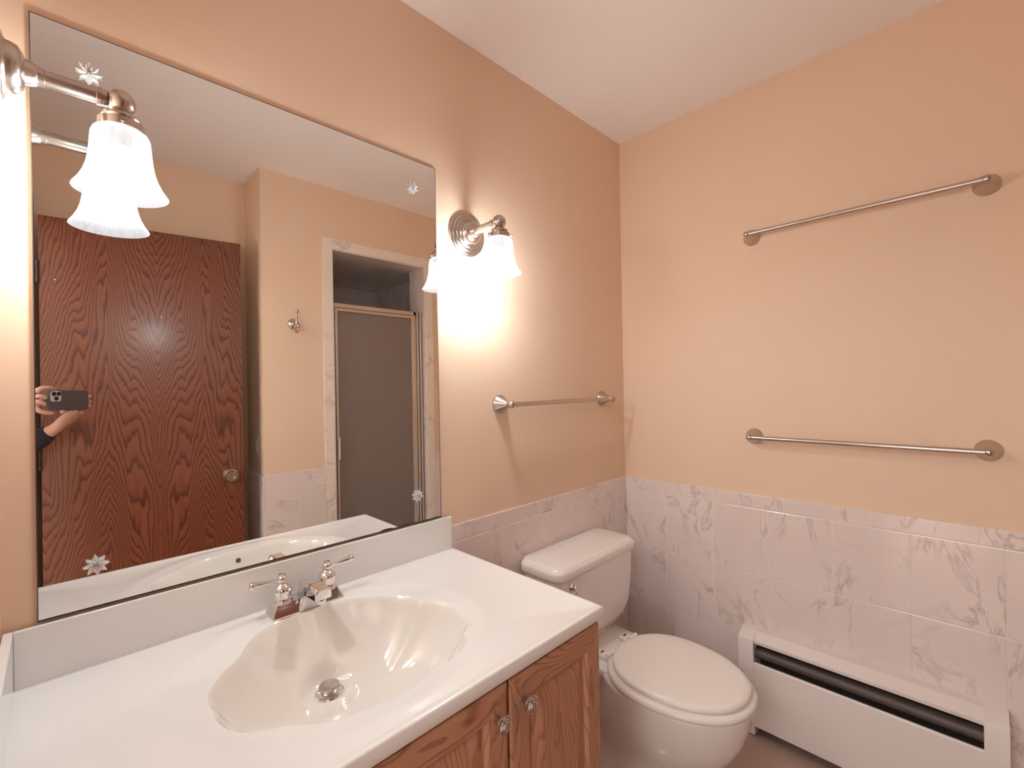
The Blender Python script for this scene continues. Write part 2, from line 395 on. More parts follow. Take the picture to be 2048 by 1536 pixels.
# ------------------------------------------------------------ oak door standing open
hinge = Vector((-1.941, -1.484, 0)); free = Vector((-1.247, -1.381, 0))
dv = (free-hinge); dl = dv.length; ang = math.atan2(dv.y, dv.x)
door = thing('door_1', 'flat oak veneer door standing open against the recess, seen in the mirror', None, hinge, ang, kind='structure')
bm = BM(); box(bm, 0, dl, -0.035, 0, 0.012, 2.03)
link('door_slab', bm, M_door, door, local=True, bevel=0.0015)
bm = BM(); kx = dl-0.055; kz = 0.902
lathe(bm, [(0.031, 0.0), (0.033, 0.004), (0.030, 0.009), (0.014, 0.012), (0.012, 0.032), (0.017, 0.038), (0.026, 0.048), (0.027, 0.056), (0.023, 0.064), (0.012, 0.064), (0.010, 0.060), (0.0, 0.060)], 28, 'y', (kx, 0, kz))
link('door_knob', bm, M_brass, door, local=True, smooth=True)
bm = BM()
for z in (0.25, 1.05, 1.80):
    tube(bm, [(-0.004, 0.004, z-0.045), (-0.004, 0.004, z+0.045)], 0.006, 10)
link('door_hinge', bm, M_darkwood, door, local=True, smooth=True)

# ------------------------------------------------------------ shower door
sd = thing('door_2', 'framed shower door with dark obscure glass, seen in the mirror', None, (-0.52, YR-0.02, 0), 0, kind='structure')
FY0, FY1 = YR-0.055, YR-0.025
bm = BM()
box(bm, OX0+0.006, OX0+0.022, FY0, FY1, 0.08, 1.80); box(bm, -0.245, -0.228, FY0, FY1, 0.08, 1.80)
box(bm, OX0+0.006, -0.228, FY0, FY1, 1.775, 1.80); box(bm, OX0+0.006, -0.228, FY0, FY1, 0.08, 0.105)
link('outer_frame', bm, M_alu, sd, bevel=0.002)
bm = BM()
box(bm, -0.222, -0.207, FY0+0.004, FY1, 0.08, 1.80); box(bm, -0.202, -0.190, FY0, FY1+0.006, 0.08, 1.80); box(bm, -0.188, OX1-0.006, FY0, FY1-0.01, 0.08, 1.80)
link('side_jamb', bm, M_alu, sd, bevel=0.002)
bm = BM()
box(bm, OX0+0.024, OX0+0.038, FY0+0.002, FY1+0.004, 0.11, 1.772); box(bm, -0.262, -0.247, FY0+0.002, FY1+0.004, 0.11, 1.772)
box(bm, OX0+0.038, -0.262, FY0+0.002, FY1+0.004, 1.755, 1.772); box(bm, OX0+0.038, -0.262, FY0+0.002, FY1+0.004, 0.11, 0.13)
leaf = reg(link('door_leaf', bm, M_alu, sd, bevel=0.002), sd)
bm = BM(); box(bm, OX0+0.038, -0.262, FY0+0.012, FY0+0.018, 0.13, 1.755)
link('glass_pane', bm, M_shglass, leaf)
bm = BM(); box(bm, OX0+0.026, OX0+0.036, FY1+0.004, FY1+0.022, 0.905, 1.032)
link('door_handle', bm, M_enam, leaf, bevel=0.004)
bm = BM(); box(bm, OX0+0.006, OX1-0.006, YR-TH, YR-0.005, 0.0, 0.08)
link('sill', bm, M_tile_sh, sd)

# ------------------------------------------------------------ wall mirror
MX0, MX1, MZ0, MZ1 = -1.9234, -1.0662, 0.9129, 1.9793
mir = thing('wall_mirror', 'large frameless rectangular wall mirror above the vanity backsplash', 'mirror', (-1.4948, 0, MZ0))
M_silver = mat('mirror silvering', (0.86, 0.86, 0.84), 0.0, metal=1.0)
k = NT(M_silver)      # black spots where the silvering has gone along the lower right edge, and fine dust
g = k.n('ShaderNodeNewGeometry'); sp = k.n('ShaderNodeSeparateXYZ'); k.l(g.outputs['Position'], sp.inputs[0])
hz = k.m('SUBTRACT', sp.outputs[2], MZ0)
def blot(x, w_, h_):
    d = k.m('DIVIDE', k.m('SUBTRACT', sp.outputs[0], x), w_)
    return k.m('MULTIPLY', k.m('SUBTRACT', 1.0, k.m('MULTIPLY', d, d)), h_)
hh = k.m('MAXIMUM', k.m('MAXIMUM', blot(-1.250, 0.030, 0.0055), blot(-1.190, 0.022, 0.0045)), 0.0022)
rot_ = k.m('LESS_THAN', hz, hh)
nz = k.n('ShaderNodeTexNoise'); nz.inputs['Scale'].default_value = 190; nz.inputs['Detail'].default_value = 1; k.l(g.outputs['Position'], nz.inputs['Vector'])
dust = k.m('GREATER_THAN', nz.outputs['Fac'], 0.835)
k.l(k.mix(rot_, (0.86, 0.86, 0.84), (0.02, 0.015, 0.012)), k.b.inputs['Base Color'])
k.l(k.m('SUBTRACT', 1.0, k.m('MAXIMUM', rot_, dust)), k.b.inputs['Metallic'])
k.l(k.m('MAXIMUM', k.m('MULTIPLY', rot_, 0.5), dust), k.b.inputs['Roughness'])
bm = BM(); box(bm, MX0, MX1, -0.006, -0.001, MZ0, MZ1)
link('glass_panel', bm, M_silver, mir)
bm = BM()
box(bm, MX0-0.0015, MX0, -0.0062, -0.001, MZ0, MZ1); box(bm, MX1, MX1+0.0015, -0.0062, -0.001, MZ0, MZ1)
box(bm, MX0-0.0015, MX1+0.0015, -0.0062, -0.001, MZ0-0.0015, MZ0); box(bm, MX0-0.0015, MX1+0.0015, -0.0062, -0.001, MZ1, MZ1+0.0015)
link('glass_edge', bm, M_tube, mir)['label'] = 'dark ground edge of the mirror glass'
def rosette_bm():
    bm = BM()
    for layer, (R, n, off, z0, z1) in enumerate(((0.0195, 8, 0.0, 0.001, 0.006), (0.012, 8, PI/8, 0.005, 0.010))):
        for i in range(n):
            a = 2*PI*i/n+off
            def P(r, s, y): return (r*math.cos(a)-s*math.sin(a), -y, r*math.sin(a)+s*math.cos(a))
            w_ = R*0.27
            v = [bm.verts.new(P(0.001, 0, z0+0.001)), bm.verts.new(P(R*0.5, w_, z0)), bm.verts.new(P(R, 0, z1)), bm.verts.new(P(R*0.5, -w_, z0)), bm.verts.new(P(R*0.55, 0, z0+0.0045)), bm.verts.new(P(R*0.5, 0, 0.0))]
            for q in ((0, 1, 4), (1, 2, 4), (2, 3, 4), (3, 0, 4), (0, 5, 1), (1, 5, 2), (2, 5, 3), (3, 5, 0)): bm.faces.new([v[i_] for i_ in q])
    return bm
ros0 = None
for i, (x, z) in enumerate(((-1.848, 1.9050), (-1.1495, 1.8965), (-1.848, 0.9905), (-1.1485, 0.9915))):
    if ros0 is None:
        o = link('rosette', rosette_bm(), M_glassclear, mir, local=True); ros0 = o
        b2 = BM(); lathe(b2, [(0.0028, 0.0), (0.0030, 0.009), (0.0022, 0.0115), (0.0, 0.012)], 12, '-y'); so = link('screw', b2, M_dull, o, local=True, smooth=True)
    else:
        o = ros0.copy(); COL.objects.link(o); s2 = so.copy(); COL.objects.link(s2); s2.parent = o
    o.location = Vector((x, -0.006, z)) - Vector((-1.4948, 0, MZ0)); o.rotation_euler = (0, 0.35*i, 0)
    o['label'] = 'clear crystal flower rosette'

# ------------------------------------------------------------ wall sconces
def make_sconce(loc, rz, label):
    t = thing('wall_sconce', label, 'wall lamp', loc, rz, 'nickel wall sconces with bell shades')
    A = 0.155
    bm = BM()
    lathe(bm, [(0.0725, 0.0), (0.0725, 0.005), (0.070, 0.0075), (0.066, 0.0085), (0.064, 0.0075), (0.060, 0.011), (0.056, 0.013), (0.053, 0.012), (0.050, 0.016), (0.045, 0.018), (0.042, 0.017), (0.038, 0.021)], 64, 'x')
    link('backplate', bm, M_nickel, t, smooth=True, local=True)
    bm = BM()
    lathe(bm, [(0.037, 0.019), (0.037, 0.026), (0.034, 0.034), (0.026, 0.039), (0.020, 0.041), (0.017, 0.050), (0.0155, 0.054), (0.0140, 0.055), (0.0140, 0.062), (0.0125, 0.063), (0.0125, A-0.032), (0.0145, A-0.031), (0.0145, A-0.026), (0.0135, A-0.025), (0.0135, A-0.018)], 40, 'x')
    link('arm', bm, M_nickel, t, smooth=True, local=True)
    bm = BM()
    lathe(bm, [(0.021*math.sin(a), -0.021*math.cos(a)) for a in [PI*i/14 for i in range(15)]], 32, 'z', (A, 0, 0))
    link('ball_joint', bm, M_nickel, t, smooth=True, local=True)
    bm = BM()
    lathe(bm, [(0.010, -0.016), (0.013, -0.022), (0.022, -0.023), (0.026, -0.025), (0.027, -0.029), (0.025, -0.033), (0.029, -0.034), (0.032, -0.036), (0.032, -0.052), (0.028, -0.052), (0.028, -0.040), (0.0, -0.040)], 48, 'z', (A, 0, 0))
    fit = link('shade_fitter', bm, M_nickel, t, smooth=True, local=True)
    for a in (0.5, 0.5+2*PI/3, 0.5+4*PI/3):
        b2 = BM(); Mx = Matrix.Translation((A, 0, -0.045)) @ Matrix.Rotation(a, 4, 'Z')
        lathe(b2, [(0.0016, 0.030), (0.0016, 0.038), (0.0035, 0.0385), (0.0038, 0.042), (0.0, 0.0425)], 12, 'x', M=Mx)
        link('thumb_screw', b2, M_nickel, fit, smooth=True, local=True)
    outer = [(0.0265, -0.046), (0.032, -0.0485), (0.0375, -0.053), (0.0405, -0.060), (0.0415, -0.070), (0.0425, -0.085), (0.0440, -0.100), (0.0465, -0.115), (0.0510, -0.130), (0.0575, -0.144), (0.0640, -0.154), (0.0655, -0.157)]
    inner = [(r-0.0032, z) for r, z in outer[::-1]]; inner[0] = (0.0630, -0.158)
    bm = BM(); lathe(bm, outer, 64, 'z', (A, 0, 0), cap0=False, cap1=False)
    bmesh.ops.remove_doubles(bm, verts=bm.verts, dist=1e-5)
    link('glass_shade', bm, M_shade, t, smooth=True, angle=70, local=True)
    bm = BM()
    lathe(bm, [(0.0, -0.151), (0.012, -0.1495), (0.021, -0.144), (0.027, -0.135), (0.0295, -0.123), (0.0285, -0.111), (0.024, -0.098), (0.018, -0.086), (0.0145, -0.078)], 24, 'z', (A, 0, 0), cap1=True)
    bulb = link('bulb', bm, M_bulb, t, smooth=True, local=True)
    b2 = BM(); lathe(b2, [(0.0146, -0.078), (0.0146, -0.060), (0.012, -0.041)], 24, 'z', (A, 0, 0))
    link('bulb_base', b2, M_dull, bulb, smooth=True, local=True)
    return t
sc0 = make_sconce((XL, -0.125, 1.812), 0, 'brushed nickel wall sconce at the far left, its lit bell shade overlapping the mirror')
dup(sc0, (-0.940, 0, 1.806), -PI/2, 'brushed nickel wall sconce with lit bell shade right of the mirror')

# ------------------------------------------------------------ towel bars
def towel_bar(loc, rz, L, label, ball=False, proj=0.060, pr=0.030, z_off=0.0):
    """local: wall plane y=0, outwards -y, bar along x"""
    t = thing('towel_bar', label, 'towel bar', loc, rz, None)
    for s in (-1, 1):
        bm = BM(); x = s*L/2
        if ball: prof = [(pr, 0), (pr, 0.004), (pr*0.93, 0.008), (pr*0.62, 0.022), (pr*0.40, 0.036), (0.0085, 0.043), (0.0085, 0.047), (0.0105, 0.049), (0.0115, 0.052), (0.0095, 0.054)]
        else: prof = [(pr, 0), (pr, 0.004), (pr*0.93, 0.007), (pr*0.80, 0.014), (pr*0.45, 0.034), (0.0105, 0.048), (0.0105, 0.054)]
        lathe(bm, prof, 40, '-y', (x, 0, 0))
        p = link('post', bm, M_nickel, t, smooth=True, local=True)
        b2 = BM()
        R = 0.0135 if ball else 0.0115
        lathe(b2, [(R*math.sin(a), -R*math.cos(a)) for a in [PI*i/10 for i in range(11)]], 24, 'x', (x, -proj, 0))
        link('end_cap', b2, M_nickel, p, smooth=True, local=True)
    bm = BM(); tube(bm, [(-L/2, -proj, 0), (L/2, -proj, 0)], 0.0082, 20)
    if ball:
        for x in (-L/2+0.028, L/2-0.028): tube(bm, [(x-0.004, -proj, 0), (x+0.004, -proj, 0)], 0.0098, 20)
    link('bar', bm, M_nickel, t, smooth=True, local=True)
    return t
towel_bar((-0.4955, 0, 1.2455), 0, 0.620, 'short nickel towel bar with ball ends on the mirror wall above the toilet', ball=True, pr=0.033)
towel_bar((0, -0.886, 1.859), -PI/2, 0.625, 'upper of the two long nickel towel bars on the right wall')
towel_bar((0, -0.880, 1.099), -PI/2, 0.622, 'lower long nickel towel bar, just above the tiled dado')

# ------------------------------------------------------------ vanity cabinet
VX0, VX1, VF = -1.965, -1.036, -0.545
van = thing('vanity_cabinet', 'oak vanity cabinet with raised panel doors under the white top', 'cabinet', (-1.5, -0.28, 0))
bm = BM()
box(bm, VX0, VX0+0.016, VF+0.004, -0.009, 0.10, 0.783); box(bm, VX1-0.016, VX1, VF+0.004, -0.009, 0.10, 0.783)
box(bm, VX0+0.016, VX1-0.016, VF+0.004, VF+0.022, 0.70, 0.783); box(bm, VX0+0.016, VX1-0.016, VF+0.004, VF+0.022, 0.10, 0.16)
for x in (-1.611, -1.3235): box(bm, x-0.02, x+0.02, VF+0.004, VF+0.022, 0.16, 0.70)
box(bm, VX0+0.016, VX1-0.016, VF+0.022, -0.009, 0.10, 0.116); box(bm, VX0+0.016, VX1-0.016, -0.015, -0.009, 0.116, 0.70)
box(bm, VX0, VX1, VF+0.075, -0.009, 0.0, 0.10)
link('carcass', bm, M_oak_v, van, bevel=0.0015)
def panel_door(name, x0, x1, z0, z1, kx, kz, sw=0.052):
    """frame and raised panel; returns the front"""
    yb, yf = VF+0.003, VF-0.017
    rr = []
    def R(i, y): return [(x0+i, y, z0+i), (x1-i, y, z0+i), (x1-i, y, z1-i), (x0+i, y, z1-i)]
    bm = BM()
    # stiles (upright) as one mesh with the outline lip and the moulded inner edge
    rings(bm, [R(0, yb), R(0, yf+0.004), R(0.003, yf+0.001), R(0.010, yf), R(sw-0.006, yf), R(sw-0.003, yf+0.003), R(sw, yf+0.008), R(sw+0.004, yf+0.009),
               R(sw+0.010, yf+0.0075), R(sw+0.030, yf+0.0015), R(sw+0.033, yf+0.0005)], True, True)
    # rails use the level grain: faces near top and bottom of the frame
    bm.faces.ensure_lookup_table()
    d = link(name, bm, [M_oak_v, M_oak_h], van)
    d.data.materials[1] = M_oak_h
    for p in d.data.polygons:
        c = p.center + Vector((-1.5, -0.28, 0))*1.0
        zc = p.center.z; 
        vs = [d.data.vertices[i].co for i in p.vertices]
        wide = max(v.x for v in vs)-min(v.x for v in vs); high = max(v.z for v in vs)-min(v.z for v in vs)
        inner = min(abs(zc-z0), abs(zc-z1)) < sw+0.005
        if wide > 0.1 and high < 0.09 and inner: p.material_index = 1
    reg(d, van)
    b2 = BM()
    lathe(b2, [(0.0065, 0.0), (0.006, 0.010), (0.0075, 0.014), (0.0145, 0.017), (0.0165, 0.020), (0.0160, 0.024), (0.0135, 0.0255), (0.0125, 0.0245), (0.0105, 0.027), (0.008, 0.0265), (0.006, 0.029), (0.0, 0.030)], 32, '-y', (kx, yf, kz))
    link('knob', b2, M_nickel, d, smooth=True)
    return d
panel_door('door', -1.3205, -1.039, 0.125, 0.774, -1.2885, 0.727)
panel_door('door', -1.6085, -1.3265, 0.125, 0.774, -1.3575, 0.726)
for z0, z1 in ((0.125, 0.335), (0.345, 0.555), (0.565, 0.774)):
    panel_door('drawer', -1.955, -1.6145, z0, z1, -1.785, (z0+z1)/2, sw=0.035)

# ------------------------------------------------------------ vanity top with moulded shell basin
CX0, CX1, CY0, CZ = -1.966, -1.0275, -0.566, 0.807
vt = thing('countertop', 'white cultured marble vanity top with moulded oval basin', 'countertop', (-1.5, -0.28, 0.784))
BC = Vector((-1.500, -0.285)); DR = Vector((-1.507, -0.221))
_tab = [(0, .238), (12, .228), (30, .214), (49, .202), (64, .203), (77, .206), (86, .199), (96, .203), (106, .207), (126, .203), (143, .201), (160, .210), (184, .2335), (196, .237), (210, .233), (222, .222), (231, .215), (258, .199), (270, .200), (285, .205), (300, .216), (313, .2305), (326, .245), (336, .251), (346, .247)]
def lobes(th, c, s):
    """measured shell outline with cusped ridges between the flutes"""
    deg = math.degrees(th) % 360; n = len(_tab)
    for i in range(n):
        a0, r0 = _tab[i]; a1, r1 = _tab[(i+1) % n]
        if a1 < a0: a1 += 360
        if a0 <= deg < a1:
            p0 = _tab[i-1][1]; p3 = _tab[(i+2) % n][1]; t = (deg-a0)/(a1-a0)
            r = 0.5*((2*r0)+(-p0+r1)*t+(2*p0-5*r0+4*r1-p3)*t*t+(-p0+3*r0-3*r1+p3)*t**3); break
    dip = 0.0
    for n_, w_, h_ in ((87, 8, 0.10), (13, 9, 0.075), (327, 7, 0.05), (223, 9, 0.055), (186, 9, 0.035), (146, 14, 0.065)):
        d = abs((deg-n_+180) % 360-180)
        dip = max(dip, h_*math.exp(-(d/w_)**1.6))
    return r*(1.015-dip), dip
NA = 288
angs = [2*PI*i/NA for i in range(NA)]
IX0, IX1, IY0, IY1 = CX0+0.014, CX1-0.016, CY0+0.016, -0.030
def ray_rect(c, s, x0, x1, y0, y1):
    t = 1e9
    for d_, o_, lo, hi in ((c, BC.x, x0, x1), (s, BC.y, y0, y1)):
        if d_ > 1e-9: t = min(t, (hi-o_)/d_)
        if d_ < -1e-9: t = min(t, (lo-o_)/d_)
    return t
# snap rays to the rectangle corners
for (x0, x1, y0, y1) in ((CX0, CX1, CY0, -0.008),):
    for cx_, cy_ in ((x0, y0), (x1, y0), (x1, y1), (x0, y1)):
        a = math.atan2(cy_-BC.y, cx_-BC.x) % (2*PI)
        i = min(range(NA), key=lambda q: abs(angs[q]-a)); angs[i] = a
bowl = []
DEPTH = 0.128
NQ = 34
for sI in range(NQ+1):
    q = 0.03+0.97*(sI/NQ)**0.8
    ring = []
    for th in angs:
        c, s = math.cos(th), math.sin(th); R, dip = lobes(th, c, s)
        Rs = R/(1.015-dip)                        # outline without the ridges
        k_ = min(1.0, max(0.0, (q-0.30)/0.35)); k_ = k_*k_*(3-2*k_)
        rad = Rs*(1.015-dip*k_)*q
        n_ = 3.1-1.1*s                            # steeper at the front
        fall = (1-q**n_)*(1-math.exp(-(1-q)/0.028))
        z = CZ-0.0004-DEPTH*fall*1.03
        ring.append((BC.x+c*rad, BC.y+s*rad, z))
    bowl.append(ring)
zd = min((p for r_ in bowl for p in r_), key=lambda p: (p[0]-DR.x)**2+(p[1]-DR.y)**2)[2]
for r_ in bowl:                                   # flat seat around the drain
    for i, p in enumerate(r_):
        w_ = min(1.0, max(0.0, (0.060-math.hypot(p[0]-DR.x, p[1]-DR.y))/0.027)); w_ = w_*w_*(3-2*w_)
        r_[i] = (p[0], p[1], p[2]*(1-w_)+zd*w_)
bm = BM(); rings(bm, bowl, True, False)
# underside of the bowl gives it thickness
link('basin', bm, M_basin, vt, smooth=True, angle=0)
outer_rings = []
for f_, dz in ((0.0, -0.0004), (0.03, 0.0003), (0.10, 0.0006), (0.22, 0.0009), (0.30, 0.0016), (0.36, 0.0020), (0.42, 0.0016), (0.48, 0.0)):
    ring = []
    for th in angs:
        c, s = math.cos(th), math.sin(th); R, dip = lobes(th, c, s)
        E_ = 0.287*0.240/math.sqrt((0.240*c)**2+(0.287*s)**2)
        lim = ray_rect(c, s, IX0, IX1, IY0, IY1)*0.985
        R2 = min(max(E_, R*1.02), lim)
        r = R + (R2-R)*min(1, f_/0.36) + (max(0, f_-0.36))*0.25*min(1, (lim-R2)/0.03)
        sc_ = 1.0 if E_ < lim else max(0, 1-(E_-lim)/0.03)
        ring.append((BC.x+c*r, BC.y+s*r, CZ + dz*sc_))
    outer_rings.append(ring)
def rect_ring(x0, x1, y0, y1, z):
    r_ = []
    for th in angs:
        c, s = math.cos(th), math.sin(th); t = ray_rect(c, s, x0, x1, y0, y1)
        r_.append((BC.x+c*t, BC.y+s*t, z))
    return r_
bm = BM()
E_R = [rect_ring(IX0, IX1, IY0, IY1, CZ), rect_ring(CX0+0.010, CX1-0.011, CY0+0.011, -0.02, CZ+0.0018), rect_ring(CX0+0.002, CX1-0.004, CY0+0.004, -0.009, CZ+0.0025),
       rect_ring(CX0, CX1-0.0012, CY0+0.0012, -0.008, CZ+0.0015), rect_ring(CX0, CX1, CY0, -0.008, CZ-0.001), rect_ring(CX0, CX1, CY0, -0.008, CZ-0.0225), rect_ring(CX0, CX1-0.001, CY0+0.001, -0.008, CZ-0.0235), rect_ring(CX0, CX1-0.02, CY0+0.02, -0.008, CZ-0.0235)]
rings(bm, outer_rings + E_R, False, False)
link('counter_slab', bm, M_white, vt, smooth=True, angle=50)
bm = BM(); box(bm, CX0+0.0125, -1.032, -0.0155, -0.0075, CZ-0.01, 0.9085)
link('backsplash', bm, M_white, vt, bevel=0.002)
bm = BM(); box(bm, CX0, CX0+0.0125, CY0+0.004, -0.0075, CZ-0.01, 0.9085)
link('side_splash', bm, M_white, vt, bevel=0.002)
bm = BM()
lathe(bm, [(0.0275, -0.001), (0.0285, 0.0012), (0.0275, 0.0028), (0.0235, 0.0022), (0.0195, 0.0006), (0.0185, -0.004), (0.0, -0.004)], 48, 'z', (DR.x, DR.y, zd), cap0=False)
fl = reg(link('drain_flange', bm, M_chrome, vt, smooth=True), vt)
bm = BM()
lathe(bm, [(0.0155, -0.003), (0.0155, 0.0105), (0.0165, 0.0115), (0.0195, 0.0125), (0.0200, 0.0140), (0.0198, 0.0162), (0.0185, 0.0175), (0.010, 0.0182), (0.0, 0.0183)], 48, 'z', (DR.x, DR.y, zd))
link('stopper', bm, M_dull, fl, smooth=True)
bm = BM()
of = Vector((-1.500, -0.474, 0.781))
lathe(bm, [(0.0065, 0.0), (0.0065, 0.003), (0.0, 0.003)], 20, 'y', tuple(of))
link('overflow_hole', bm, M_crack, vt)

# ------------------------------------------------------------ faucet
FX, FYC = -1.4905, -0.057
fc = thing('faucet', 'chrome two handle centerset faucet at the back of the basin', 'faucet', (FX, FYC, CZ))
bm = BM()
def trap(z, hx, y0, y1): return rrect(FX-hx, FX+hx, y0, y1, 0.0015, z, 2)
rings(bm, [trap(CZ+0.0005, 0.0795, -0.0845, -0.0305), trap(CZ+0.003, 0.0795, -0.0845, -0.0305), trap(CZ+0.027, 0.068, -0.0755, -0.0385)])
link('base', bm, M_chrome, fc, smooth=True, angle=25)
# spout: faceted, rises and reaches forward
bm = BM()
def sect(y, z, w_, top_w, h_, tilt=0.0):
    c, s = math.cos(tilt), math.sin(tilt)
    pts = [(-w_/2, -h_/2), (w_/2, -h_/2), (w_/2, h_*0.12), (top_w/2, h_/2), (-top_w/2, h_/2), (-w_/2, h_*0.12)]
    return [(FX+a, y+s*b, z+c*b) for a, b in pts]
def hsec(z, hw, y0, y1): return [(FX-hw*0.9, y0, z), (FX+hw*0.9, y0, z), (FX+hw, y0+0.006, z), (FX+hw*0.8, y1, z), (FX-hw*0.8, y1, z), (FX-hw, y0+0.006, z)]
rings(bm, [hsec(0.8085, 0.026, -0.0865, -0.050), hsec(0.822, 0.0225, -0.090, -0.050), hsec(0.838, 0.0195, -0.097, -0.050), hsec(0.850, 0.0185, -0.106, -0.052)])
rings(bm, [sect(-0.056, 0.840, 0.036, 0.024, 0.022, 0.9), sect(-0.066, 0.852, 0.037, 0.024, 0.026, 0.6), sect(-0.090, 0.860, 0.037, 0.025, 0.028, 0.25), sect(-0.122, 0.864, 0.037, 0.026, 0.027, 0.05), sect(-0.158, 0.864, 0.036, 0.026, 0.024, 0.0), sect(-0.161, 0.864, 0.033, 0.023, 0.021, 0.0)])
sp_ = reg(link('spout', bm, M_chrome, fc, smooth=True, angle=20, bevel=0.0012), fc)
bm = BM(); lathe(bm, [(0.0095, -0.004), (0.0105, 0.0), (0.0105, 0.006), (0.008, 0.010)], 24, 'z', (FX, -0.146, 0.844)); link('aerator', bm, M_chrome, sp_, smooth=True)
bm = BM(); lathe(bm, [(0.0025, 0.0), (0.0025, 0.030), (0.004, 0.033), (0.0075, 0.037), (0.0078, 0.039), (0.005, 0.041), (0.0, 0.0415)], 20, 'z', (FX, -0.0445, CZ+0.013)); link('lift_rod', bm, M_chrome, fc, smooth=True)
for s in (-1, 1):
    hx = FX+s*0.0508
    bm = BM()
    lathe(bm, [(0.0225, 0.026), (0.0230, 0.028), (0.0218, 0.0298), (0.0205, 0.0315), (0.0190, 0.034), (0.0183, 0.0365), (0.0183, 0.048), (0.0200, 0.0490), (0.0203, 0.0505), (0.0200, 0.052), (0.0205, 0.053), (0.0198, 0.0555), (0.0180, 0.059), (0.0150, 0.0625), (0.0110, 0.065), (0.0085, 0.067), (0.0080, 0.0685), (0.0100, 0.0705), (0.0115, 0.074), (0.0112, 0.079), (0.0092, 0.0825), (0.0070, 0.084), (0.0078, 0.086), (0.0075, 0.088), (0.004, 0.0892), (0.0, 0.0893)], 36, 'z', (hx, FYC, CZ))
    h = reg(link('handle', bm, M_chrome, fc, smooth=True), fc)
    bm = BM(); zc = CZ+0.0755
    tube(bm, [(hx+s*d, FYC, zc+dz) for d, dz in ((0.006, 0), (0.016, 0.0005), (0.030, 0.001), (0.048, 0.002), (0.058, 0.003), (0.063, 0.003), (0.0665, 0.003), (0.068, 0.003))], [0.0034, 0.0034, 0.0048, 0.0068, 0.0084, 0.0086, 0.0062, 0.001], 20)
    link('lever', bm, M_chrome, h, smooth=True)

# ------------------------------------------------------------ toilet
TX = -0.502
to = thing('toilet', 'white two piece toilet with closed lid beside the vanity', 'toilet', (TX, -0.40, 0))
bm = BM()
def tr(z, hw, y0, y1, r): return rrect(TX-hw, TX+hw, y0, y1, r, z, 8)
rings(bm, [tr(0.392, 0.135, -0.170, -0.035, 0.05), tr(0.400, 0.165, -0.182, -0.030, 0.055), tr(0.425, 0.205, -0.190, -0.026, 0.05), tr(0.465, 0.228, -0.194, -0.024, 0.045), tr(0.52, 0.2335, -0.196, -0.022, 0.04), tr(0.66, 0.2375, -0.200, -0.020, 0.036)])
link('tank', bm, M_china, to, smooth=True, angle=60)
bm = BM()
rings(bm, [tr(0.655, 0.240, -0.202, -0.017, 0.036), tr(0.657, 0.246, -0.207, -0.014, 0.038), tr(0.664, 0.248, -0.209, -0.013, 0.04), tr(0.682, 0.248, -0.209, -0.013, 0.04), tr(0.686, 0.2465, -0.2075, -0.0135, 0.04), tr(0.696, 0.236, -0.197, -0.018, 0.036), tr(0.6985, 0.2325, -0.1935, -0.020, 0.034), tr(0.6998, 0.226, -0.187, -0.024, 0.030), tr(0.7002, 0.10, -0.12, -0.08, 0.02)])
link('tank_lid', bm, M_china, to, smooth=True, angle=60)
bm = BM()
fx_, fz_ = -0.676, 0.628
lathe(bm, [(0.015, 0.0), (0.0155, 0.004), (0.012, 0.008), (0.010, 0.013), (0.011, 0.018), (0.009, 0.023), (0.0, 0.0245)], 28, '-y', (fx_, -0.1985, fz_))
fl_ = reg(link('flush_handle', bm, M_chrome, to, smooth=True), to)
bm = BM(); tube(bm, [(fx_, -0.215, fz_), (fx_+0.012, -0.219, fz_-0.006), (fx_+0.001, -0.222, fz_-0.022), (fx_-0.03, -0.222, fz_-0.028)], [0.005, 0.005, 0.006, 0.0065], 12); link('flush_lever', bm, M_chrome, fl_, smooth=True)
def oval(z, yb, yf, hw, n=64, back=0.78, blunt=2.3):
    """egg outline: yb back edge, yf front tip, widest a bit behind the middle"""
    yc = yb+(yf-yb)*0.44; pts = []
    for i in range(n):
        a = 2*PI*i/n; c, s = math.cos(a), math.sin(a)
        if s >= 0: ex = 2.5; y = yc + (yb-yc)*abs(s)**(2/ex)
        else: ex = 2.1; y = yc + (yf-yc)*abs(s)**(2/ex)
        x = TX-0.006 + hw*(1 if c >= 0 else -1)*abs(c)**(2/ex)
        if s > 0: x = TX-0.006+(x-TX+0.006)*(1-0.16*s*s)
        pts.append((x, y, z))
    return pts
bm = BM()
rings(bm, [oval(0.0, -0.10, -0.545, 0.105), oval(0.02, -0.10, -0.545, 0.105), oval(0.06, -0.12, -0.535, 0.095), oval(0.12, -0.15, -0.575, 0.108), oval(0.17, -0.18, -0.625, 0.130), oval(0.22, -0.20, -0.662, 0.152), oval(0.27, -0.22, -0.685, 0.168), oval(0.32, -0.235, -0.698, 0.178), oval(0.352, -0.24, -0.703, 0.182), oval(0.362, -0.24, -0.703, 0.182), oval(0.366, -0.245, -0.698, 0.178)])
rings(bm, [rrect(TX-0.095, TX+0.095, -0.30, -0.05, 0.03, 0.10), rrect(TX-0.095, TX+0.095, -0.30, -0.04, 0.03, 0.26), rrect(TX-0.125, TX+0.125, -0.34, -0.03, 0.03, 0.33), rrect(TX-0.135, TX+0.135, -0.36, -0.025, 0.03, 0.350), rrect(TX-0.137, TX+0.137, -0.36, -0.022, 0.03, 0.368), rrect(TX-0.133, TX+0.133, -0.36, -0.026, 0.03, 0.372)])
